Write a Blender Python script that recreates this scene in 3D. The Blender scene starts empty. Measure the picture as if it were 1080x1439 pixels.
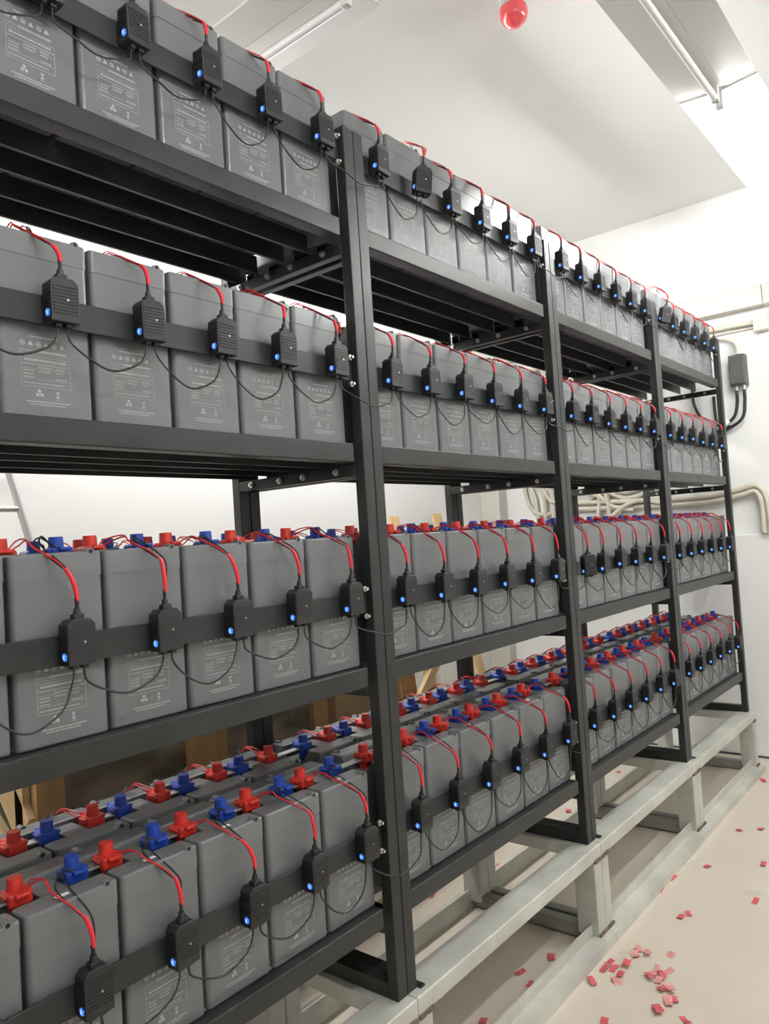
import bpy, bmesh, math, random
from mathutils import Vector, Matrix
random.seed(7)
rnd = random.uniform
PI = math.pi
scene = bpy.context.scene
COL = scene.collection

# ------------------------------------------------------------------ camera
Z0 = 0.36                      # height of the steel base top above the floor
FPX = 1063.6
YAW, PIT, ROL = 0.6833, 0.0381, -0.0648
CAM = Vector((-1.5289, -1.3040, 1.1972 + Z0))
_F = Vector((math.cos(PIT)*math.cos(YAW), math.cos(PIT)*math.sin(YAW), math.sin(PIT)))
_R = _F.cross(Vector((0, 0, 1))).normalized()
_U = _R.cross(_F)
CR = math.cos(ROL)*_R + math.sin(ROL)*_U
CU = -math.sin(ROL)*_R + math.cos(ROL)*_U
cd = bpy.data.cameras.new('camera'); cam = bpy.data.objects.new('camera', cd); COL.objects.link(cam)
cd.sensor_fit = 'HORIZONTAL'; cd.sensor_width = 36.0; cd.lens = FPX/1080*36.0
cd.clip_start = 0.02; cd.clip_end = 60
m = Matrix((CR, CU, -_F)).transposed().to_4x4(); m.translation = CAM
cam.matrix_world = m
scene.camera = cam

def px(u, v, ax, val):
    """photo pixel -> point where its line of sight meets the plane axis=val"""
    d = _F + CR*((u-540)/FPX) - CU*((v-719.5)/FPX)
    return CAM + d*((val - CAM[ax])/d[ax])

# ------------------------------------------------------------------ world + exposure
w = bpy.data.worlds.new('world'); scene.world = w; w.use_nodes = True
w.node_tree.nodes['Background'].inputs[0].default_value = (0.9, 0.95, 1, 1)
w.node_tree.nodes['Background'].inputs[1].default_value = 0.05
scene.view_settings.view_transform = 'Standard'
scene.view_settings.look = 'None'
scene.view_settings.gamma = 1.0
scene.view_settings.use_curve_mapping = False
scene.view_settings.exposure = 0.3
TUBE_POWER = 200.0

# ------------------------------------------------------------------ materials
def mat(name, col, rough=0.5, metal=0.0, var=0.0, vscale=8.0, bump=0.0, bscale=60.0, emit=None, es=0.0,
        spec=0.5, alpha=1.0, trans=0.0, rvar=0.0, col2=None, stretch=(1, 1, 1), coat=0.0):
    M = bpy.data.materials.new(name); M.use_nodes = True
    nt = M.node_tree; b = nt.nodes['Principled BSDF']
    c = (*col, 1)
    b.inputs['Base Color'].default_value = c
    b.inputs['Roughness'].default_value = rough
    b.inputs['Metallic'].default_value = metal
    b.inputs['Specular IOR Level'].default_value = spec
    b.inputs['Coat Weight'].default_value = coat
    if alpha < 1: b.inputs['Alpha'].default_value = alpha
    if trans: b.inputs['Transmission Weight'].default_value = trans
    if emit:
        b.inputs['Emission Color'].default_value = (*emit, 1); b.inputs['Emission Strength'].default_value = es
    if var or bump or rvar or col2:
        tc = nt.nodes.new('ShaderNodeTexCoord'); mp = nt.nodes.new('ShaderNodeMapping')
        mp.inputs['Scale'].default_value = stretch
        nt.links.new(tc.outputs['Object'], mp.inputs['Vector'])
    if var or col2:
        n = nt.nodes.new('ShaderNodeTexNoise'); n.inputs['Scale'].default_value = vscale; n.inputs['Detail'].default_value = 5
        nt.links.new(mp.outputs[0], n.inputs['Vector'])
        mx = nt.nodes.new('ShaderNodeMix'); mx.data_type = 'RGBA'
        lo = tuple(x*(1-var) for x in col); hi = tuple(min(1, x*(1+var)) for x in col) if not col2 else col2
        mx.inputs[6].default_value = (*lo, 1); mx.inputs[7].default_value = (*hi, 1)
        rp = nt.nodes.new('ShaderNodeMapRange'); rp.inputs[1].default_value = 0.32; rp.inputs[2].default_value = 0.68
        nt.links.new(n.outputs['Fac'], rp.inputs[0]); nt.links.new(rp.outputs[0], mx.inputs[0])
        nt.links.new(mx.outputs[2], b.inputs['Base Color'])
        if rvar:
            r2 = nt.nodes.new('ShaderNodeMapRange'); r2.inputs[3].default_value = rough-rvar; r2.inputs[4].default_value = rough+rvar
            nt.links.new(n.outputs['Fac'], r2.inputs[0]); nt.links.new(r2.outputs[0], b.inputs['Roughness'])
    if bump:
        n2 = nt.nodes.new('ShaderNodeTexNoise'); n2.inputs['Scale'].default_value = bscale; n2.inputs['Detail'].default_value = 3
        nt.links.new(mp.outputs[0], n2.inputs['Vector'])
        bp = nt.nodes.new('ShaderNodeBump'); bp.inputs['Strength'].default_value = bump; bp.inputs['Distance'].default_value = 0.004
        nt.links.new(n2.outputs['Fac'], bp.inputs['Height']); nt.links.new(bp.outputs[0], b.inputs['Normal'])
    return M

M = {}
M['wall'] = mat('white_wall_paint', (0.82, 0.822, 0.806), 0.8, var=0.03, vscale=1.5, bump=0.05, bscale=40)
M['ceil'] = mat('white_ceiling_paint', (0.72, 0.72, 0.70), 0.85, var=0.02, vscale=1.0)
M['floor'] = mat('cream_floor_paint', (0.64, 0.57, 0.48), 0.30, var=0.02, vscale=2.2, bump=0.03, bscale=14)
M['col'] = mat('cream_column_paint', (0.62, 0.60, 0.54), 0.7, var=0.03)
M['case'] = mat('grey_battery_plastic', (0.142, 0.148, 0.154), 0.26, var=0.03, vscale=9, bump=0.03, bscale=240)
M['lid'] = mat('grey_lid_plastic', (0.150, 0.156, 0.162), 0.27, var=0.03, vscale=9, bump=0.03, bscale=240)
M['dark'] = mat('painted_hole_shade', (0.01, 0.01, 0.01), 0.7)  # shade inside the lifting eyes, painted as a near-black colour
M['print'] = mat('pale_print', (0.37, 0.38, 0.38), 0.5)
M['sticker'] = mat('white_sticker', (0.8, 0.8, 0.78), 0.5)
M['red'] = mat('red_cap_plastic', (0.62, 0.035, 0.022), 0.38, var=0.1, vscale=20)
M['blue'] = mat('blue_cap_plastic', (0.012, 0.055, 0.36), 0.38, var=0.1, vscale=20)
M['bar'] = mat('tinned_bus_bar', (0.42, 0.42, 0.40), 0.38, metal=0.7, var=0.15, vscale=20)
M['rack'] = mat('black_rack_paint', (0.021, 0.023, 0.023), 0.38, spec=0.38, var=0.25, vscale=9, bump=0.03, bscale=200, rvar=0.08)
M['module'] = mat('black_module_plastic', (0.014, 0.014, 0.015), 0.48, bump=0.05, bscale=300)
M['rubber'] = mat('black_cable_rubber', (0.012, 0.012, 0.013), 0.45)
M['redwire'] = mat('red_wire', (0.60, 0.02, 0.03), 0.4)
M['sleeve'] = mat('red_heat_shrink', (0.70, 0.022, 0.035), 0.42)
M['led'] = mat('blue_led', (0.02, 0.12, 0.6), 0.3, emit=(0.05, 0.20, 0.72), es=0.75)
M['ledmark'] = mat('pale_led_mark', (0.5, 0.7, 0.9), 0.3, emit=(0.45, 0.65, 1.0), es=0.9)
M['zinc'] = mat('zinc_bolt', (0.62, 0.62, 0.60), 0.3, metal=0.9)
M['base'] = mat('galvanised_base_steel', (0.54, 0.54, 0.49), 0.42, metal=0.1, var=0.16, vscale=5, bump=0.05, bscale=30, rvar=0.12)
M['basedark'] = mat('dark_base_steel', (0.27, 0.275, 0.245), 0.45, metal=0.25, var=0.2, vscale=6, bump=0.05, bscale=30)  # darker steel tone, used on the low cross rails
M['weld'] = mat('rusty_weld', (0.12, 0.09, 0.065), 0.8, var=0.4, vscale=40, bump=0.3, bscale=120)
M['lampmetal'] = mat('white_lamp_metal', (0.50, 0.495, 0.47), 0.55)
M['tubeoff'] = mat('unlit_tube_glass', (0.62, 0.62, 0.60), 0.3)
M['tubeon'] = mat('lit_tube', (1, 1, 1), 0.3, emit=(1.0, 1.0, 0.985), es=TUBE_POWER)
M['dome'] = mat('red_dome_glass', (0.62, 0.06, 0.07), 0.12, coat=0.6)
M['grey'] = mat('grey_plastic', (0.42, 0.43, 0.41), 0.5)
M['trunk'] = mat('cream_trunking', (0.66, 0.63, 0.55), 0.5, var=0.03)
M['conduit'] = mat('cream_conduit', (0.62, 0.58, 0.49), 0.5, var=0.05, vscale=20)
M['boxgrey'] = mat('dark_grey_box', (0.085, 0.088, 0.09), 0.5)
M['wood'] = mat('crate_wood', (0.42, 0.25, 0.10), 0.7, var=0.25, vscale=3, stretch=(6, 6, 0.8), bump=0.1, bscale=20)
M['pale'] = mat('pale_timber', (0.62, 0.44, 0.23), 0.7, var=0.15, vscale=3, stretch=(6, 6, 0.8), bump=0.1, bscale=20)
M['wrap'] = mat('wrapped_goods', (0.21, 0.17, 0.125), 0.22, var=0.5, vscale=5, stretch=(1, 1, 2.5), bump=0.6, bscale=9, rvar=0.12)
M['card'] = mat('brown_cardboard', (0.40, 0.27, 0.14), 0.85, var=0.1)
M['scrap'] = mat('red_label_paper', (0.60, 0.10, 0.115), 0.55, var=0.15, vscale=60)
M['scrap2'] = mat('faded_red_label_paper', (0.66, 0.28, 0.26), 0.5, var=0.2, vscale=50)
M['film'] = mat('clear_film', (0.8, 0.8, 0.76), 0.12, alpha=0.10, bump=0.4, bscale=30, spec=1.0)
M['alu'] = mat('aluminium', (0.55, 0.55, 0.54), 0.35, metal=0.7)

# ------------------------------------------------------------------ mesh helpers
class MB:
    """collects geometry with per-face material slots for ONE mesh"""
    def __init__(s): s.v = []; s.f = []; s.smooth = []
    def add(s, vs, fs, sm=False):
        o = len(s.v); s.v += [tuple(x) for x in vs]
        s.f += [tuple(i+o for i in f) for f in fs]; s.smooth += [sm]*len(fs); return s
    def box(s, x0, x1, y0, y1, z0, z1):
        vs = [(x, y, z) for x in (x0, x1) for y in (y0, y1) for z in (z0, z1)]
        return s.add(vs, [(0, 1, 3, 2), (4, 6, 7, 5), (0, 4, 5, 1), (2, 3, 7, 6), (0, 2, 6, 4), (1, 5, 7, 3)])
    def bbox(s, x0, x1, y0, y1, z0, z1, b=0.004, seg=2):
        bm = bmesh.new(); bmesh.ops.create_cube(bm, size=1)
        for v in bm.verts:
            v.co = Vector(((x0+x1)/2+v.co.x*(x1-x0), (y0+y1)/2+v.co.y*(y1-y0), (z0+z1)/2+v.co.z*(z1-z0)))
        bmesh.ops.bevel(bm, geom=bm.edges[:], offset=b, segments=seg, profile=0.6, affect='EDGES')
        return s.bm(bm, True)
    def bm(s, bm, sm=False):
        bm.verts.ensure_lookup_table(); bm.verts.index_update()
        s.add([v.co[:] for v in bm.verts], [tuple(v.index for v in f.verts) for f in bm.faces], sm); bm.free(); return s
    def cyl(s, p0, p1, r0, r1=None, n=10, cap=True):
        r1 = r0 if r1 is None else r1
        p0 = Vector(p0); p1 = Vector(p1); d = (p1-p0).normalized()
        a = d.orthogonal().normalized(); b = d.cross(a)
        vs = []
        for p, r in ((p0, r0), (p1, r1)):
            for i in range(n):
                t = 2*PI*i/n; vs.append(p + a*math.cos(t)*r + b*math.sin(t)*r)
        s.add(vs, [(i, (i+1) % n, n+(i+1) % n, n+i) for i in range(n)], True)
        if cap: s.add(vs, [tuple(range(n-1, -1, -1)), tuple(range(n, 2*n))])
        return s
    def tube(s, pts, r, n=6, cap=True):
        pts = [Vector(p) for p in pts]
        rings = []; prev = None
        for i, p in enumerate(pts):
            t = (pts[min(i+1, len(pts)-1)] - pts[max(i-1, 0)]).normalized()
            a = (prev - t*prev.dot(t)) if prev is not None else t.orthogonal()
            a.normalize(); prev = a; b = t.cross(a)
            rr = r(i/(len(pts)-1)) if callable(r) else r
            rings.append([p + a*math.cos(2*PI*k/n)*rr + b*math.sin(2*PI*k/n)*rr for k in range(n)])
        vs = [v for q in rings for v in q]
        fs = [(i*n+k, i*n+(k+1) % n, (i+1)*n+(k+1) % n, (i+1)*n+k) for i in range(len(pts)-1) for k in range(n)]
        s.add(vs, fs, True)
        if cap:
            L = len(pts)-1
            s.add(rings[0]+rings[L], [tuple(range(n-1, -1, -1)), tuple(range(n, 2*n))])
        return s
    def prism_x(s, prof, x0, x1):
        n = len(prof)
        vs = [(x0, y, z) for y, z in prof] + [(x1, y, z) for y, z in prof]
        return s.add(vs, [(i, (i+1) % n, n+(i+1) % n, n+i) for i in range(n)] + [tuple(range(n-1, -1, -1)), tuple(range(n, 2*n))])
    def mesh(s, name, m):
        me = bpy.data.meshes.new(name); me.from_pydata(s.v, [], s.f)
        me.materials.append(M[m] if isinstance(m, str) else m)
        bm = bmesh.new(); bm.from_mesh(me); bmesh.ops.recalc_face_normals(bm, faces=bm.faces); bm.to_mesh(me); bm.free()
        me.polygons.foreach_set('use_smooth', s.smooth)
        me.update()
        if any(s.smooth):                      # area-weighted corner normals keep big faces flat
            vf = [[] for _ in me.vertices]
            for p in me.polygons:
                if s.smooth[p.index]:
                    e = (p.normal.copy(), p.area)
                    for v in p.vertices: vf[v].append(e)
            ln = []
            for p in me.polygons:
                pn = p.normal.copy()
                for v in p.vertices:
                    if s.smooth[p.index]:
                        q = Vector()
                        for nn, ar in vf[v]:
                            if nn.dot(pn) > .45: q += nn*ar
                        ln.append(q.normalized() if q.length > 1e-12 else pn)
                    else: ln.append(pn)
            me.normals_split_custom_set(ln)
        return me
    def obj(s, name, m, parent=None, loc=(0, 0, 0)):
        return put(name, s.mesh(name, m), parent, loc)

def put(name, me, parent=None, loc=(0, 0, 0), rz=0):
    o = bpy.data.objects.new(name, me); COL.objects.link(o)
    o.location = loc; o.rotation_euler = (0, 0, rz)
    if parent is not None: o.parent = parent
    return o
def tag(o, label=None, cat=None, group=None, kind=None):
    if label: o['label'] = label
    if cat: o['category'] = cat
    if group: o['group'] = group
    if kind: o['kind'] = kind
    return o
def thing(name, label, cat, loc=(0, 0, 0), rz=0, group=None):
    o = put(name, None, None, loc, rz); o.empty_display_size = 0.05
    return tag(o, label, cat, group)

def smooth_path(pts, n=6):
    """Catmull-Rom through the points"""
    P = [Vector(p) for p in pts]; out = []
    for i in range(len(P)-1):
        p0 = P[max(i-1, 0)]; p1 = P[i]; p2 = P[i+1]; p3 = P[min(i+2, len(P)-1)]
        for k in range(n):
            t = k/n
            out.append(0.5*((2*p1) + (p2-p0)*t + (2*p0-5*p1+4*p2-p3)*t*t + (3*p1-p0-3*p2+p3)*t*t*t))
    out.append(P[-1]); return out

ORD = ['first', 'second', 'third', 'fourth', 'fifth', 'sixth']
SHELF = ['bottom', 'second', 'third', 'top']
# bays run from the near end (k=-1) to the end wall (k=2)
BAY = {-1: 'fourth bay from end wall', 0: 'third bay from end wall', 1: 'second bay from end wall', 2: 'bay at end wall'}

# ------------------------------------------------------------------ room shell
XW, YW, XL, YF, ZC = 3.825, 1.95, -4.2, -3.0, Z0+3.35
def struct(name, mb, m, parent=None):
    o = mb.obj(name, m, parent)
    if parent is None: o['kind'] = 'structure'
    return o
struct('floor', MB().box(XL-.1, XW+.1, YF-.1, YW+.1, -0.1, 0), 'floor')
struct('ceiling', MB().box(XL-.1, XW+.1, YF-.1, YW+.1, ZC, ZC+.1), 'ceil')
struct('wall_end', MB().box(XW, XW+.1, YF, YW, 0, ZC), 'wall')
struct('wall_back', MB().box(XL, XW+.1, YW, YW+.1, 0, ZC), 'wall')
struct('wall_near', MB().box(XL-.1, XL, YF, YW+.1, 0, ZC), 'wall')
struct('wall_front', MB().box(XL, XW+.1, YF-.1, YF, 0, ZC), 'wall')
struct('trim_1', MB().bbox(3.70, XW, 1.775, YW, 0, ZC, .006), 'col')               # corner column
struct('trim_2', MB().bbox(XW-.03, XW, YF, 1.775, 0, Z0+1.085, .004), 'wall')        # thicker lower part of the end wall
struct('baseboard_end', MB().box(XW-.042, XW-.03, YF, 1.77, 0, .012), 'boxgrey')

# ------------------------------------------------------------------ lamps
def luminaire(name, label, cx, cy, cz, along, length, lit):
    t = thing(name, label, 'lamp', (cx, cy, cz), 0 if along == 'x' else PI/2, 'reflector tube lamps under the ceiling')
    h = length/2
    MB().bbox(-h, h, -.03, .03, .0, .055, .004).obj('spine', 'lampmetal', t)
    for s in (-1, 1):
        mb = MB()
        pr = [(s*.03, .000), (s*.15, .012), (s*.150, .018), (s*.03, .010)]
        mb.prism_x(pr, -h, h); mb.obj('reflector', 'lampmetal', t)
    MB().cyl((-h+.03, 0, -.050), (h-.03, 0, -.050), .0135, n=12).obj('tube', 'tubeon' if lit else 'tubeoff', t)
    for s in (-1, 1):
        MB().bbox(s*(h-.018)-.013, s*(h-.018)+.013, -.014, .014, -.064, .004, .003).obj('tube_holder', 'lampmetal', t)
        MB().cyl((s*h*.75, 0, .055), (s*h*.75, 0, ZC-cz), .004, n=6).obj('hanger', 'lampmetal', t)
    return t
luminaire('tube_lamp', 'lit white tube lamp hanging along the aisle near end wall', 2.36, -.535, Z0+2.93, 'x', 1.26, True)
luminaire('tube_lamp', 'unlit white tube lamp hanging over the aisle in line with lit lamp', 1.07, -.535, Z0+2.93, 'x', 1.26, False)
luminaire('tube_lamp', 'unlit white tube lamp hanging crosswise above the rack', .18, .72, Z0+2.87, 'y', 1.26, False)
luminaire('tube_lamp', 'lit white tube lamp hanging behind the rack near the crates', .60, 1.42, Z0+2.80, 'x', 1.26, True)
luminaire('tube_lamp', 'added unseen fill tube lamp behind the rack over the leaning boards', 1.95, 1.42, Z0+2.80, 'x', 1.26, True)  # unseen lamp, added to brighten the back wall
luminaire('tube_lamp', 'added unseen fill tube lamp behind the rack beyond the ladder', -1.0, 1.42, Z0+2.80, 'x', 1.26, True)  # another added lamp out of view, lifts the back wall brightness
luminaire('tube_lamp', 'added unseen fill tube lamp over open floor near end wall', 2.2, -1.75, Z0+2.93, 'x', 1.26, True)  # invented fixture outside the view, fill for the floor and rack fronts
luminaire('tube_lamp', 'added unseen fill tube lamp over open floor at near end of room', -1.1, -1.75, Z0+2.93, 'x', 1.26, True)  # added out of view as front fill for the near bay

dome = thing('alarm_lamp', 'round red dome lamp with pale collar on the ceiling', 'lamp', (1.20, .077, ZC))
MB().cyl((0, 0, 0), (0, 0, -.035), .056, .054, 24).obj('collar', 'grey', dome)
bm = bmesh.new(); bmesh.ops.create_uvsphere(bm, u_segments=24, v_segments=14, radius=.058)
for v in bm.verts: v.co.z = v.co.z*1.0 - .055
MB().bm(bm, True).obj('dome', 'dome', dome)

# ------------------------------------------------------------------ rack geometry constants
L = 1.16
ZB = [Z0+.25, Z0+.87, Z0+1.46, Z0+2.068]            # shelf tops (battery bottoms)
ZM = [Z0+.441, Z0+1.052, Z0+1.671, Z0+2.277]        # module centres
BW, BD, BH = .1745, .214, .345
PITCH, START = .182, .0515
YROW = (.037+BD/2, .498-BD/2)
def bx(k, i): return k*L + START + PITCH*(i+.5)
def mx_(k, i): return k*L + .150 + .1855*i

# shared rack meshes
post_me = MB().bbox(-.0195, .0195, 0, .034, 0, 2.33, .003).mesh('post', 'rack')
foot_me = MB().bbox(-.0195, .0195, .034, .511, 0, .04, .003).mesh('foot_bar', 'rack')
cross_me = MB().bbox(-.006, .0195, .034, .511, -.084, -.054, .002).box(.012, .0195, .034, .511, -.054, -.0505).mesh('cross_bar', 'rack')
def chan(x0, x1):
    mb = MB()
    return mb
beamF = MB().bbox(.088, 1.132, .008, .050, -.05, 0, .003).mesh('front_beam', 'rack')
beamI = MB().prism_x([(0, 0), (.040, 0), (.040, -.03), (.0375, -.03), (.0375, -.0025), (.0025, -.0025), (.0025, -.0475), (.009, -.0475), (.009, -.05), (0, -.05)], .072, 1.150).mesh('shelf_beam', 'rack')
railF = MB().bbox(.084, 1.157, .018, .024, -.027, .027, .0015).mesh('module_rail', 'rack')
bolt_me = MB().cyl((0, 0, 0), (-.007, 0, 0), .0095, .0095, 6).cyl((-.007, 0, 0), (-.013, 0, 0), .005, .005, 8).mesh('bolt', 'zinc')
boltY_me = MB().cyl((0, 0, 0), (0, -.006, 0), .008, .008, 6).cyl((0, -.006, 0), (0, -.014, 0), .004, .004, 8).mesh('bolt', 'zinc')
plate_me = MB().bbox(.020, .040, -.012, .05, 0, .006, .002).mesh('foot_plate', 'rack')

for k in range(-1, 3):
    r = thing('battery_rack', 'black steel four-shelf battery rack unit, ' + BAY[k], 'rack', (k*L+.6, .27, Z0), group=None)
    P = lambda n, me, x, y, z, rz=0: put(n, me, r, (x-r.location.x, y-r.location.y, z-r.location.z), rz)
    for x in (k*L+.0613, (k+1)*L+.0197):
        P('post', post_me, x, 0, Z0); P('post', post_me, x, .511, Z0)
        P('foot_bar', foot_me, x, 0, Z0)
    for l in range(4):
        P('cross_bar', cross_me, (k+1)*L+.006, 0, ZB[l]); 
        P('cross_bar', cross_me, k*L+.054, 0, ZB[l])
        for y in (.10, .228, .325, .45):
            P('bolt', bolt_me, (k+1)*L+.0, y, ZB[l]-.068)
        P('front_beam', beamF, k*L, 0, ZB[l])
        for y in (.150, .245, .360, .462):
            P('shelf_beam', beamI, k*L, y, ZB[l])
        zr = ZM[l]-.014
        P('module_rail', railF, k*L, 0, zr)
        P('module_rail', railF, k*L, .492, zr)
        P('bolt', boltY_me, (k+1)*L-.012, .018, zr+.036); P('bolt', boltY_me, (k+1)*L-.012, .018, zr-.036)
    P('foot_plate', plate_me, k*L+.0613, 0.0, Z0)

# ------------------------------------------------------------------ steel base under the rack, one welded frame per bay
for k in range(-1, 3):
    x0 = k*L+.0435; x1 = (k+1)*L+.0415 if k < 2 else (k+1)*L+.043
    t = thing('steel_base', 'galvanised steel base frame on the floor under rack, ' + BAY[k], 'base', (x0, 0, 0))
    b = lambda n, m, X0, X1, Y0, Y1, A, B, bv=.004: MB().bbox(X0-x0, X1-x0, Y0, Y1, A, B, bv).obj(n, m, t)
    for (ya, yb, s) in ((-.03, .068, 1), (.475, .573, -1)):
        b('top_rail', 'base', x0, x1, ya, yb, Z0-.05, Z0, .005)
    for xa in (x0, x1-.062):
        b('cross_rail', 'base', xa, xa+.062, .068, .475, Z0-.048, Z0-.002)
        b('cross_rail', 'basedark', xa+.01, xa+.055, .010, .535, .008, .058)
        for ya in (-.028, .486):
            b('leg', 'base', xa, xa+.062, ya, ya+.085, .03, Z0-.05)
    for sgn, yo in ((1, -.066), (-1, .609)):
        y = lambda a: yo + sgn*a
        mb = MB()
        prof = [(y(0), 0), (y(0), .036), (y(.062), .036), (y(.062), .075), (y(.070), .075), (y(.070), 0)]
        mb.prism_x(prof, x0-x0, x1-x0)
        mb.obj('floor_rail', 'base', t)
    for xa in (x0+.002, x1-.064):
        w_ = MB()
        for q in range(5): w_.bbox(xa-x0+q*.012, xa-x0+q*.012+.014, -.035, -.027, Z0-.056-rnd(0, .004), Z0-.046+rnd(0, .003), .003)
        w_.obj('weld', 'weld', t)
        w_ = MB()
        for q in range(5): w_.bbox(xa-x0+q*.012, xa-x0+q*.012+.014, -.037, -.027, .032, .042+rnd(0, .006), .003)
        w_.obj('weld', 'weld', t)

# ------------------------------------------------------------------ battery
HB, HD = BW/2, BD/2
def case_mesh():
    bm = bmesh.new(); bmesh.ops.create_cube(bm, size=1)
    for v in bm.verts: v.co = Vector((v.co.x*BW, v.co.y*BD, (v.co.z+.5)*(BH-.040)))
    ed = [e for e in bm.edges if abs(e.verts[0].co.z-e.verts[1].co.z) > .1]
    bmesh.ops.bevel(bm, geom=ed, offset=.010, segments=3, profile=.5, affect='EDGES')
    ed = [e for e in bm.edges if e.verts[0].co.z < .001 and e.verts[1].co.z < .001]
    bmesh.ops.bevel(bm, geom=ed, offset=.006, segments=2, profile=.5, affect='EDGES')
    return MB().bm(bm, True).mesh('case', 'case')
def lid_mesh():
    z0, zt, rc = BH-.046, BH, .034
    g = .001
    bm = bmesh.new()
    prof = [(-HD-g, z0), (-HD-g, zt), (-.050, zt), (-.044, zt-rc), (.044, zt-rc), (.050, zt), (HD+g, zt), (HD+g, z0)]
    a = [bm.verts.new((-HB-g, y, z)) for y, z in prof]; c = [bm.verts.new((HB+g, y, z)) for y, z in prof]
    n = len(prof)
    for i in range(n): bm.faces.new((a[i], a[(i+1) % n], c[(i+1) % n], c[i]))
    bm.faces.new(a[::-1]); bm.faces.new(c)
    ed = [e for e in bm.edges if abs(e.verts[0].co.z-e.verts[1].co.z) > .03]
    bmesh.ops.bevel(bm, geom=ed, offset=.010, segments=3, profile=.5, affect='EDGES')
    ed = [e for e in bm.edges if min(v.co.z for v in e.verts) > zt-.0005 and len(e.link_faces) == 2
          and e.calc_face_angle(0) > .6]
    bmesh.ops.bevel(bm, geom=ed, offset=.005, segments=2, profile=.5, affect='EDGES')
    return MB().bm(bm, True).mesh('lid', 'lid')
def cap_mesh(name, m, s):
    mb = MB()
    zt = BH-.013
    mb.cyl((0, 0, zt-.021), (0, 0, zt+.004), .013, n=12)
    mb.bbox(-.021, .021, -.026, .020, zt, zt+.023, .004)
    mb.bbox(-.026, .026, -.014, .014, zt+.013, zt+.020, .002)
    mb.cyl((0, .002, zt+.018), (0, .002, zt+.045), .0150, .0135, 14)
    mb.bbox(-.012, .012, -.036, -.022, zt+.017, zt+.024, .002)
    return mb.mesh(name, m)
def print_mesh():
    mb = MB(); y = -HD-.0008
    q = lambda x0, x1, z0, z1: mb.add([(x0, y, z0), (x1, y, z0), (x1, y, z1), (x0, y, z1)], [(0, 1, 2, 3)])
    def poly(cx, cz, r, n, a0=0): mb.add([(cx+r*math.cos(a0+2*PI*i/n), y, cz+r*math.sin(a0+2*PI*i/n)) for i in range(n)], [tuple(range(n))])
    def ring(cx, cz, r, w_, n=10):
        vs = [(cx+rr*math.cos(2*PI*i/n), y, cz+rr*math.sin(2*PI*i/n)) for rr in (r, r-w_) for i in range(n)]
        mb.add(vs, [(i, (i+1) % n, n+(i+1) % n, n+i) for i in range(n)])
    R = random.Random(3)
    def text(x0, x1, z, h):
        x = x0
        while x < x1:
            d = min(R.uniform(.0012, .004), x1-x); q(x, x+d, z-h/2, z+h/2); x += d+R.uniform(.0007, .0012)
    text(-.034, .022, .150, .0028)
    for j in range(6):
        cx = -.046+.0148*j
        if j % 2 == 0: ring(cx, .137, .0052, .0012); q(cx-.0025, cx+.0025, .1355, .1385)
        else: poly(cx, .1365, .006, 3, PI/2)
    q(-.054, -.028, .1228, .1236); text(-.026, .036, .1232, .0042)
    q(-.054, .036, .1175, .1180)
    for z in (.113, .1005, .0985, .058): q(-.050, .042, z-.0004, z+.0004)
    for x in (-.050, .0415): q(x, x+.0008, .058, .0985); q(x, x+.0008, .1005, .113)
    text(-.044, .036, .107, .0045)
    for x0, x1 in ((-.046, -.022), (-.018, .010), (.014, .037)):
        for z in (.094, .087, .081, .075):
            if R.random() < .85: text(x0, x1-R.uniform(0, .008), z, .0026)
    for z in (.091, .0715): q(-.050, .042, z-.0003, z+.0003)
    text(-.046, .030, .0645, .0024)
    for j in range(3):
        a = PI/2+j*2*PI/3; poly(-.018+.0045*math.cos(a), .046+.0045*math.sin(a), .0042, 4, a)
    poly(.016, .0495, .0045, 3, -PI/2); poly(.016, .0425, .0045, 3, PI/2); q(.012, .020, .037, .038)
    text(-.042, .040, .0305, .0030); text(-.036, .030, .0255, .0026)
    return mb.mesh('printed_label', 'print')
case_me, lid_me = case_mesh(), lid_mesh()
redc, bluec = cap_mesh('red_cap', 'red', 1), cap_mesh('blue_cap', 'blue', -1)
prt = print_mesh()
vent_me = MB().bbox(-.027, .027, -.042, .042, BH-.0345, BH-.006, .003).mesh('vent_cover', 'lid')
eye_me = MB().cyl((HB-.022, -(HD+.0005), BH-.003), (HB-.022, -(HD-.02), BH-.003), .0085, n=12).mesh('lifting_eye', 'lid')
hole_me = MB().cyl((HB-.022, -(HD+.0012), BH-.001), (HB-.022, -(HD-.01), BH-.001), .0042, n=10).mesh('eye_hole_shade', 'dark')  # solid dark plug in place of a cut, shaded hole
stick_me = MB().box(-.013, .013, -.085, -.074, BH, BH+.0006).mesh('sticker', 'sticker')

for l in range(4):
    for k in range(-1, 3):
        for row in (0, 1):
            for i in range(6):
                lab = 'grey battery, %s row of %s shelf, %s, %s from wall' % (('front', 'rear')[row], SHELF[l], BAY[k], ORD[5-i])
                b = thing('battery', lab, 'battery', (bx(k, i), YROW[row]+rnd(-.0015, .0015), ZB[l]), PI if row else 0,
                          'grey batteries on the %s shelf' % SHELF[l])
                put('case', case_me, b); ld = put('lid', lid_me, b)
                for a_ in (0, PI):
                    ey = put('lifting_eye', eye_me, b, (0, 0, 0), a_); put('eye_hole_shade', hole_me, ey)
                put('printed_label', prt, b)
                put('red_cap', redc, b, (-.0545, 0, 0), rnd(-.09, .09)); put('blue_cap', bluec, b, (.0545, 0, 0), rnd(-.09, .09))
                put('vent_cover', vent_me, b)
                if row == 0 and (l in (0, 1)) and (i % 2 == 0 or k < 0) and rnd(0, 1) < .7:
                    put('sticker', stick_me, ld, (rnd(-.01, .02), 0, 0))

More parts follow.
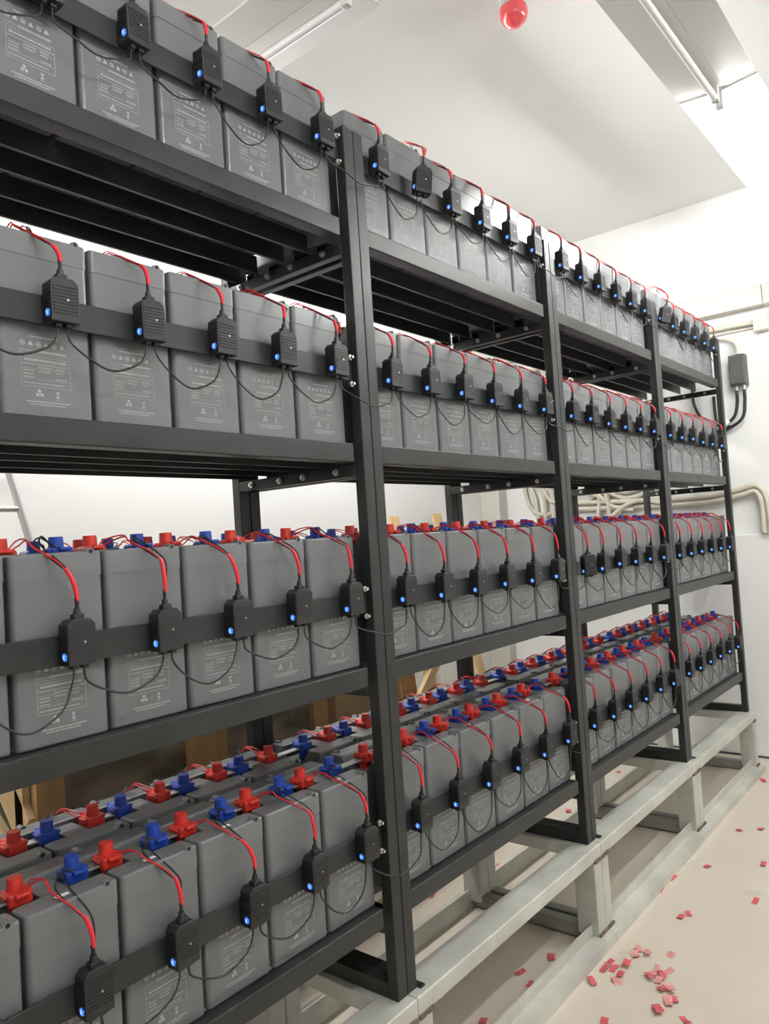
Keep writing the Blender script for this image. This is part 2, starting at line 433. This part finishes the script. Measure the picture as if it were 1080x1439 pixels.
# bus bars linking neighbouring batteries (visible on the two lower shelves)
zbar = BH-.0035
for l in (0, 1):
    for row in (0, 1):
        for k in range(-1, 3):
            for i in range(6):
                if k == 2 and i == 5: continue
                xa = bx(k, i)+.0545; xb = (bx(k, i+1) if i < 5 else bx(k+1, 0))-.0545
                mb = MB().bbox(-(xb-xa)/2+.022, (xb-xa)/2-.022, -.0125, .0125, -.004, 0, .001)
                o = mb.obj('bus_bar', 'bar', None, ((xa+xb)/2, YROW[row], ZB[l]+zbar))
                tag(o, 'metal bus bar, %s shelf %s row, %s, beside %s battery' % (SHELF[l], ('front', 'rear')[row], BAY[k], ORD[5-i]), 'bus bar', 'bus bars linking the batteries')

# ------------------------------------------------------------------ monitoring modules with their leads
def housing_mesh():
    mb = MB(); w_, d, h = .027, .017, .041
    bm = bmesh.new()
    prof = [(-w_, -h), (w_, -h), (w_, h-.009), (w_-.010, h), (-w_+.010, h), (-w_, h-.009)]
    a = [bm.verts.new((x, -d, z)) for x, z in prof]; c = [bm.verts.new((x, d, z)) for x, z in prof]
    n = len(prof)
    for i in range(n): bm.faces.new((a[i], c[i], c[(i+1) % n], a[(i+1) % n]))
    bm.faces.new(a); bm.faces.new(c[::-1])
    bmesh.ops.recalc_face_normals(bm, faces=bm.faces)
    bmesh.ops.bevel(bm, geom=bm.edges[:], offset=.0025, segments=2, profile=.6, affect='EDGES')
    mb.bm(bm, True)
    return mb.mesh('housing', 'module')
hous = housing_mesh()
_r = MB()
for j in range(9):
    z = -.026+j*.0062
    _r.box(-.0235, .0235, -.0183, -.0165, z, z+.0028)
    _r.box(-.0283, -.0265, -.013, .013, z, z+.0028)
rib_me = _r.mesh('rib_panel', 'module')
gland_me = MB().bbox(-.010, .010, -.010, .006, .038, .050, .002).cyl((0, -.002, .05), (0, -.002, .060), .0072, .0055, 10).mesh('gland', 'rubber')
led_me = MB().cyl((-.0268, 0, 0), (-.0292, 0, 0), .0075, .0066, 14).mesh('led', 'led')
ledm = MB().box(-.0297, -.0292, -.0012, .0012, -.0042, .0034).mesh('led_mark', 'ledmark')
screw_me = MB().cyl((.004, -.0183, 0), (.004, -.0192, 0), .0022, n=8).mesh('screw', 'zinc')
plug_me = MB().bbox(-.006, .006, -.008, .008, -.048, -.040, .002).mesh('socket', 'rubber')

def add_module(l, k, i, row):
    x = mx_(k, i); yc = -.001 if row == 0 else .535
    lab = 'black monitor module, %s of %s shelf, %s, %s from wall' % (('front', 'rear')[row], SHELF[l], BAY[k], ORD[5-i])
    ang = 0 if row == 0 else PI
    if row: x = 2*bx(k, i)-x
    t = thing('monitor_module', lab, 'module', (x, yc, ZM[l]+rnd(-.004, .004)), ang, 'monitor modules along the shelf rails')
    if row == 0:
        t.rotation_euler = (0, rnd(-.03, .03), rnd(-.05, .05))
        sp = {(3, 0, 1): (0, .12, -.5), (1, 1, 0): (0, 0, -.55), (3, 2, 0): (.15, .15, -.6)}.get((l, k, i))
        if sp: t.rotation_euler = sp; t.location.y -= .016
    put('housing', hous, t); put('rib_panel', rib_me, t); put('gland', gland_me, t)
    le = put('led', led_me, t, (0, -.004, -.024)); put('led_mark', ledm, le)
    put('screw', screw_me, t); put('socket', plug_me, t, (-.010, 0, 0)); put('socket', plug_me, t, (.010, 0, 0))
    # leads: local frame of the module, terminals of its own battery
    dx = (bx(k, i)-x)*(1 if row == 0 else -1)
    dy = (YROW[row]-t.location.y)*(1 if row == 0 else -1)
    zt = ZB[l]+BH-t.location.z
    j = rnd(-.010, .012); peak = zt+rnd(.018, .036)
    V = Vector
    up = smooth_path([V((0, -.002, .056)), V((-.001, -.004, .074)), V((-.004+j*.3, -.002, .078+.5*(zt-.10))), V((-.014+j, .012, zt-.018)),
                      V((dx-.028+j, .062, zt+.016)), V((dx-.024+j, dy*.66, peak))], 6)
    n = len(up)
    i0 = next(q for q in range(n) if up[q].z > .074); i1 = next(q for q in range(n) if up[q].z > zt-rnd(.020, .034))
    MB().tube(up[:i0+2], .0036, 6).obj('cable_tail', 'rubber', t)
    MB().tube([p+V((.0012, -.0012, 0)) for p in up[i0:i1+1]], lambda q: .0034+.0010*math.sin(q*PI), 8).obj('red_sleeve', 'sleeve', t)
    for c, (o1, o2) in enumerate(((V((0, 0, 0)), 0), (V((.003, .002, -.003)), .007))):
        red = smooth_path(up[i1:i1+1] + [p+o1 for p in up[i1+3:n:4]] + [V((dx-.034+o2, dy*.86, peak-.010-o2)), V((dx-.050+o2, dy-.024, zt+.010))], 4)
        MB().tube(red, .0016, 5).obj('red_lead', 'redwire', t)
    w1 = rnd(.004, .014)
    blk = smooth_path([up[i0], up[(i0+i1)//2]+V((w1*.5, -.001, 0)), up[i1]+V((w1, .002, 0)), V((dx-.010+j+w1, .066, zt+.014)),
                       V((dx+.008+j, dy*.62, peak-rnd(.002, .012))), V((dx+.034, dy*.86, zt+.016)), V((dx+.050, dy-.024, zt+.010))], 5)
    MB().tube(blk, .0018, 5).obj('black_lead', 'rubber', t)
    blk2 = smooth_path([up[i1]+V((-.002, 0, 0)), V((dx-.018+j, .064, zt+.015)), V((dx+.002+j, dy*.6, peak-.006)), V((dx+.030, dy*.85, zt+.020)), V((dx+.046, dy-.024, zt+.010))], 5)
    MB().tube(blk2, .0016, 5).obj('black_lead', 'rubber', t)
    return t
for l in range(4):
    for k in range(-1, 3):
        for i in range(6):
            add_module(l, k, i, 0)
            if l < 2: add_module(l, k, i, 1)

# thin patch cables that hang between neighbouring modules
for l in range(4):
    for k in range(-1, 3):
        for i in range(6):
            if k == 2 and i == 5: continue
            xa = mx_(k, i)+.010; xb = (mx_(k, i+1) if i < 5 else mx_(k+1, 0))-.010
            z = ZM[l]-.047; dr = rnd(.055, .095); dd = rnd(-.3, .3)*.05
            if i == 5: dr *= .75
            ya = -.001; yo = -.012 if i < 5 else -.022
            p = smooth_path([(xa, ya, z), (xa+.004, ya-.002, z-.025), (xa+(xb-xa)*.22, yo, z-dr*.78), (xa+(xb-xa)*(.5+dd), yo, z-dr),
                             (xa+(xb-xa)*.82, yo, z-dr*.72), (xb-.004, ya-.002, z-.022), (xb, ya, z)], 6)
            o = MB().tube(p, .0021, 6).obj('patch_cable', 'rubber')
            tag(o, 'thin black cable looping from %s module, %s shelf, %s' % (ORD[5-i]+' from wall', SHELF[l], BAY[k]), 'cable', 'patch cables hanging between modules')

# ------------------------------------------------------------------ end wall fittings
t = thing('cable_trunking', 'cream cable trunking run high on the end wall', 'trunking', (XW-.002, 0, Z0+2.55))
for n_, (a, b) in enumerate(((-3.0, -1.62), (-1.615, -.22), (-.216, 1.16), (1.165, 1.77))):
    MB().bbox(-.075, 0, a, b, 0, .125, .004).obj('trunking_length', 'trunk', t)
MB().bbox(-.079, -.0, -3.0, 1.77, .120, .132, .002).obj('cover_lip', 'trunk', t)
o = MB().tube(smooth_path([(XW-.025, -.15, Z0+2.455), (XW-.025, .1, Z0+2.462), (XW-.025, .6, Z0+2.46), (XW-.025, 1.75, Z0+2.46)], 4), .017, 8).obj('conduit', 'conduit')
tag(o, 'thick cream conduit under the trunking on end wall', 'conduit')
o = MB().tube([(XW-.012, -.15, Z0+2.425), (XW-.012, 1.75, Z0+2.425)], .006, 6).obj('conduit', 'conduit')
tag(o, 'thin cream conduit below thick conduit on end wall', 'conduit')
t = thing('junction_box', 'small cream junction box on end wall under trunking', 'junction box', (XW, -.19, Z0+2.39))
MB().bbox(-.05, 0, -.045, .045, 0, .105, .005).obj('box', 'trunk', t)
MB().bbox(-.054, -.05, -.04, .04, .006, .099, .002).obj('cover', 'trunk', t)
o = MB().tube(smooth_path([(XW-.02, .32, Z0+2.395), (XW-.02, .12, Z0+2.40), (XW-.025, .03, Z0+2.385), (XW-.03, -.03, Z0+2.34), (XW-.03, -.036, Z0+2.27)], 6), .014, 8).obj('elbow_conduit', 'trunk')
tag(o, 'cream elbow conduit entering top of dark wall box', 'conduit')
t = thing('switch_box', 'dark grey switch box on end wall with two cables below', 'switch box', (XW, -.036, Z0+2.06))
MB().bbox(-.075, 0, -.048, .05, 0, .20, .005).obj('box', 'boxgrey', t)
MB().bbox(-.085, -.075, -.042, .044, .01, .19, .003).obj('cover', 'boxgrey', t)
for y in (.022, -.024):
    MB().cyl((-.04, y, 0), (-.04, y, -.03), .012, .010, 10).obj('cable_gland', 'zinc', t)
for y, q in ((-.014, 0), (-.060, 1)):
    o = MB().tube(smooth_path([(XW-.04, y, Z0+2.03), (XW-.04, y+.002, Z0+1.95), (XW-.04, y+.03, Z0+1.86-.02*q), (XW-.035, .10, Z0+1.80-.03*q), (XW-.03, .22+.05*q, Z0+1.70)], 6), .0105, 8).obj('power_cable', 'rubber')
    tag(o, ('black power cable from the inner gland of dark wall box', 'black power cable from the outer gland of dark wall box')[q], 'cable')
o = MB().tube(smooth_path([(XW-.02, .27, Z0+2.10), (XW-.02, .265, Z0+1.98), (XW-.025, .21, Z0+1.87), (XW-.025, .10, Z0+1.815), (XW-.03, .03, Z0+1.80)], 6), .010, 8).obj('power_cable', 'rubber')
tag(o, 'black power cable sweeping across end wall to cable tie', 'cable')
o = MB().tube(smooth_path([(XW-.02, .135, Z0+2.02), (XW-.02, .135, Z0+1.92), (XW-.02, .13, Z0+1.84)], 4), .010, 8).obj('power_cable', 'rubber')
tag(o, 'short straight black cable stub on end wall behind rack', 'cable')
o = MB().cyl((XW-.04, .075, Z0+1.835), (XW-.04, .055, Z0+1.815), .026, n=12).obj('cable_tie', 'sticker'); tag(o, 'white cable tie holding black power cables on wall', 'cable tie')
for q in (0, 1):
    z = Z0+1.375-.040*q
    o = MB().tube(smooth_path([(XW-.03, 1.3, z+.02-.01*q), (XW-.03, .7, z-.01), (XW-.03, .25, z-.02), (XW-.03, .02, z+.01), (XW-.035, -.07-.0*q, z+.028), (XW-.045, -.125+.02*q, z-.02), (XW-.045, -.145+.035*q, z-.12), (XW-.046, -.15+.04*q, Z0+1.09)], 6), .0185, 8).obj('flexible_conduit', 'conduit')
    tag(o, ('upper cream flexible conduit bending down to wall ledge', 'lower cream flexible conduit bending down to wall ledge')[q], 'conduit')
# tangle of flexible conduits on the end wall behind the rack
paths = [
    [(742, 680), (752, 700), (757, 735), (757, 746)], [(752, 680), (764, 697), (767, 735), (768, 746)],
    [(772, 676), (776, 700), (778, 728), (777, 745)], [(760, 684), (775, 705), (790, 700), (800, 690), (830, 685)],
    [(735, 678), (745, 712), (765, 724), (790, 712)],
    [(836, 682), (842, 705), (840, 735), (839, 746)], [(846, 680), (854, 705), (858, 735), (858, 746)],
    [(852, 735), (868, 718), (888, 706), (905, 703), (930, 706)], [(830, 700), (850, 692), (880, 700), (910, 692)],
    [(862, 688), (880, 692), (900, 685), (930, 680)], [(820, 690), (840, 696), (862, 712), (890, 716)]]
for q, pts in enumerate(paths):
    d = XW-.022-.012*(q % 4)
    P3 = [px(u, v, 0, d) for u, v in pts]
    o = MB().tube(smooth_path(P3, 6), .0175, 7).obj('flexible_conduit', 'conduit')
    tag(o, 'cream flexible conduit in the tangle on end wall behind rack', 'conduit', 'tangled conduits on the end wall')

# ------------------------------------------------------------------ things behind the rack
def crate(label, x0, x1, y0, y1, h, nposts, m='wood', sides=()):
    t = thing('crate', label, 'crate', ((x0+x1)/2, (y0+y1)/2, 0))
    cx, cy = t.location.x, t.location.y
    B = lambda n, mm, a, b, c, d, e, f, bv=.003: MB().bbox(a-cx, b-cx, c-cy, d-cy, e, f, bv).obj(n, mm, t)
    B('wrapped_load', 'wrap', x0+.03, x1-.03, y0+.03, y1-.03, .10, h-.03, .02)
    for j in range(nposts):
        x = x0+(x1-x0-.085)*j/(nposts-1)
        B('upright', m, x, x+.085, y0, y0+.03, .09, h); B('upright', m, x, x+.085, y1-.03, y1, .09, h)
    for y in (y0, y1-.03):
        B('board', m, x0, x1, y-.022 if y == y0 else y1, y if y == y0 else y1+.022, h-.10, h)
    for x in (x0+.02, (x0+x1)/2-.04, x1-.10): B('pallet_block', m, x, x+.08, y0, y1, 0, .09)
    for (ya, za, yb, zb, wd) in sides:
        p0 = Vector((x0-.012-cx, ya-cy, za)); p1 = Vector((x0-.012-cx, yb-cy, zb)); d = p1-p0
        o = MB().bbox(-wd/2, wd/2, -.011, .011, 0, d.length, .002).obj('side_board', 'pale', t, p0)
        o.rotation_euler = (Vector((0, 0, 1)).rotation_difference(d.normalized()).to_matrix() @ Matrix.Rotation(PI/2, 3, 'Z')).to_euler()
    return t
crate('tall wooden crate with dark wrapped load behind the rack', -.50, .112, .87, 1.42, 1.38, 2, sides=((.91, .80, 1.40, 1.30, .11), (.90, .62, 1.40, .95, .10), (.93, .35, 1.40, .70, .12), (.93, .12, .93, 1.37, .05)))
crate('wooden crate with dark wrapped load beside the offcut timber', .16, .78, .95, 1.50, 1.34, 2)
# loose timber: pale boards
def board(label, p0, p1, wd, th, m='pale', rot=0):
    p0 = Vector(p0); p1 = Vector(p1); d = p1-p0
    o = MB().bbox(-wd/2, wd/2, -th/2, th/2, 0, d.length, .002).obj('timber_board', m, None, p0)
    o.rotation_euler = (Vector((0, 0, 1)).rotation_difference(d.normalized()).to_matrix() @ Matrix.Rotation(rot, 3, 'Z')).to_euler()
    return tag(o, label, 'board', 'loose timber behind the rack')
tb1 = px(552, 726, 1, 1.90); tb2 = px(612, 722, 1, 1.90)
board('long pale board leaning on back wall, taller of the pair', tb1 - Vector((.06, .42, tb1.z)), tb1, .09, .022)
board('long pale board leaning on back wall, lower of the pair', tb2 - Vector((-.04, .42, tb2.z)), tb2, .10, .022)
board('short brown board standing behind the bus bars', (1.31, 1.0, 0), (1.33, 1.06, Z0+.72), .11, .022, 'wood')
board('wide brown board tilted among film scraps', (1.56, 1.05, 0), (1.48, 1.10, Z0+.74), .12, .022, 'wood')
board('narrow pale board tilted beside wide brown board', (1.78, 1.05, 0), (1.66, 1.10, Z0+.78), .06, .022)
board('thin pale board standing beside short brown board', (1.22, 1.02, 0), (1.245, 1.06, Z0+.70), .04, .022)
board('weathered pale board standing between two brown boards', (1.42, 1.12, 0), (1.41, 1.16, Z0+.74), .07, .022)
board('pale batten lying over film scraps behind rack', (1.30, .95, Z0+.30), (1.95, 1.15, Z0+.62), .05, .03)
board('pale batten crossing low behind rear posts', (1.55, 1.25, Z0+.58), (2.2, 1.45, Z0+.52), .06, .03)
o = MB().bbox(.83, 1.10, .95, 1.35, .0, 1.02, .006).obj('carton', 'card'); tag(o, 'plain brown carton between crate and loose boards', 'carton')
def film_sheet(label, cx, cy, rx, ry, hz, seed, n=14, z=0, rz=None):
    R = random.Random(seed); bm = bmesh.new(); bmesh.ops.create_grid(bm, x_segments=n, y_segments=n, size=1)
    for v in bm.verts:
        a_ = math.atan2(v.co.y, v.co.x); e = 1+.25*math.sin(3*a_+seed)
        f = max(0, 1-.55*(v.co.x**2+v.co.y**2))
        v.co = Vector((v.co.x*rx*e+R.uniform(-.2, .2)*rx/n*2, v.co.y*ry*e+R.uniform(-.2, .2)*ry/n*2, .002+hz*f*R.uniform(.1, 1)))
    o = MB().bm(bm).obj('plastic_film', 'film', None, (cx, cy, z)); o.rotation_euler.z = seed if rz is None else rz
    return tag(o, label, 'plastic film')
film_sheet('heap of crumpled clear film among loose boards', 1.85, 1.22, .34, .12, 1.0, 1, 22)
film_sheet('pile of crumpled clear film beside base frame', *px(953, 1213, 2, 0)[:2], .10, .05, .022, 2)
film_sheet('small crumple of clear film by red scraps', *px(879, 1344, 2, 0)[:2], .022, .018, .02, 4, 8)
film_sheet('flat clear film scrap on open floor', *px(1062, 1258, 2, 0)[:2], .045, .03, .010, 5)

film_sheet('crinkled clear film lying on base top rail, third bay from wall', .98, .016, .12, .034, .012, 6, 12, Z0, 0)
film_sheet('crinkled clear film lying on base top rail by end wall', 2.75, .016, .16, .034, .012, 8, 12, Z0, 0)

# ladder leaning on the back wall
a = px(10, 655, 1, 1.86); b2 = px(37, 745, 1, 1.83)
d = (a-b2); d /= d.z
foot = b2 - d*b2.z; top = b2 + d*(2.35-b2.z)
t = thing('ladder', 'aluminium ladder leaning against the back wall', 'ladder', foot)
rail = lambda o: MB().tube([o, o+(top-foot)], .016, 8)
rail(Vector((0, 0, 0))).obj('side_rail', 'alu', t); rail(Vector((-.36, 0, 0))).obj('side_rail', 'alu', t)
zr = px(25, 713, 1, 1.75).z
for j in range(-5, 4):
    q = (zr + j*.28)
    if .1 < q < 2.3:
        p = (top-foot)*(q/(2.35)); MB().cyl(p, p+Vector((-.36, 0, 0)), .013, n=8).obj('rung', 'alu', t)

# ------------------------------------------------------------------ red paper scraps on the floor
SC = [(606, 1259), (701, 1217), (864, 1101), (868, 1085), (798, 1140), (953, 1154), (1001, 1145), (1038, 1167), (1069, 1165),
      (1072, 1097), (994, 1218), (1072, 1215), (944, 1234), (927, 1251), (956, 1289), (967, 1285), (897, 1335), (910, 1341),
      (942, 1342), (892, 1343), (856, 1356), (863, 1361), (849, 1363), (872, 1372), (866, 1379), (831, 1380), (880, 1357),
      (924, 1362), (917, 1370), (930, 1373), (938, 1366), (926, 1379), (912, 1374), (936, 1387), (930, 1391), (941, 1392), (947, 1406), (939, 1409),
      (924, 1421), (849, 1435), (963, 1435), (774, 1345), (730, 1367), (744, 1384), (679, 1435), (1061, 1267)]
R = random.Random(11)
for n_, (u, v) in enumerate(SC):
    p = px(u, v, 2, .001)
    lx, ly = R.uniform(.016, .026), R.uniform(.009, .014)
    bm = bmesh.new(); bmesh.ops.create_grid(bm, x_segments=4, y_segments=2, size=1)
    ph = R.uniform(0, 6)
    for q in bm.verts: q.co = Vector((q.co.x*lx, q.co.y*ly, .004+.0035*math.sin(q.co.x*2.2+ph)))
    bmesh.ops.solidify(bm, geom=bm.faces[:], thickness=.0006)
    pile = 826 < u < 950 and 1330 < v < 1425
    under = u < 870 and v < 1300 or u < 780
    fade = pile and R.random() < .55
    o = MB().bm(bm).obj('paper_scrap', 'scrap2' if fade else 'scrap', None, (p.x, p.y, .0004+(.004*(n_ % 3) if pile else 0)))
    o.rotation_euler = (0, 0, R.uniform(-.5, .9))
    if pile and fade: tag(o, 'faded pink paper scrap in the cluster on floor beside base legs', 'paper scrap', 'pink scraps in the cluster')
    elif pile: tag(o, 'bright red paper scrap in the cluster on floor beside base legs', 'paper scrap', 'red scraps in the cluster')
    elif under: tag(o, 'red paper scrap on floor underneath the rack', 'paper scrap', 'red scraps under the rack')
    else: tag(o, 'lone red paper scrap on the open floor beside rack', 'paper scrap', 'lone red scraps on the floor')
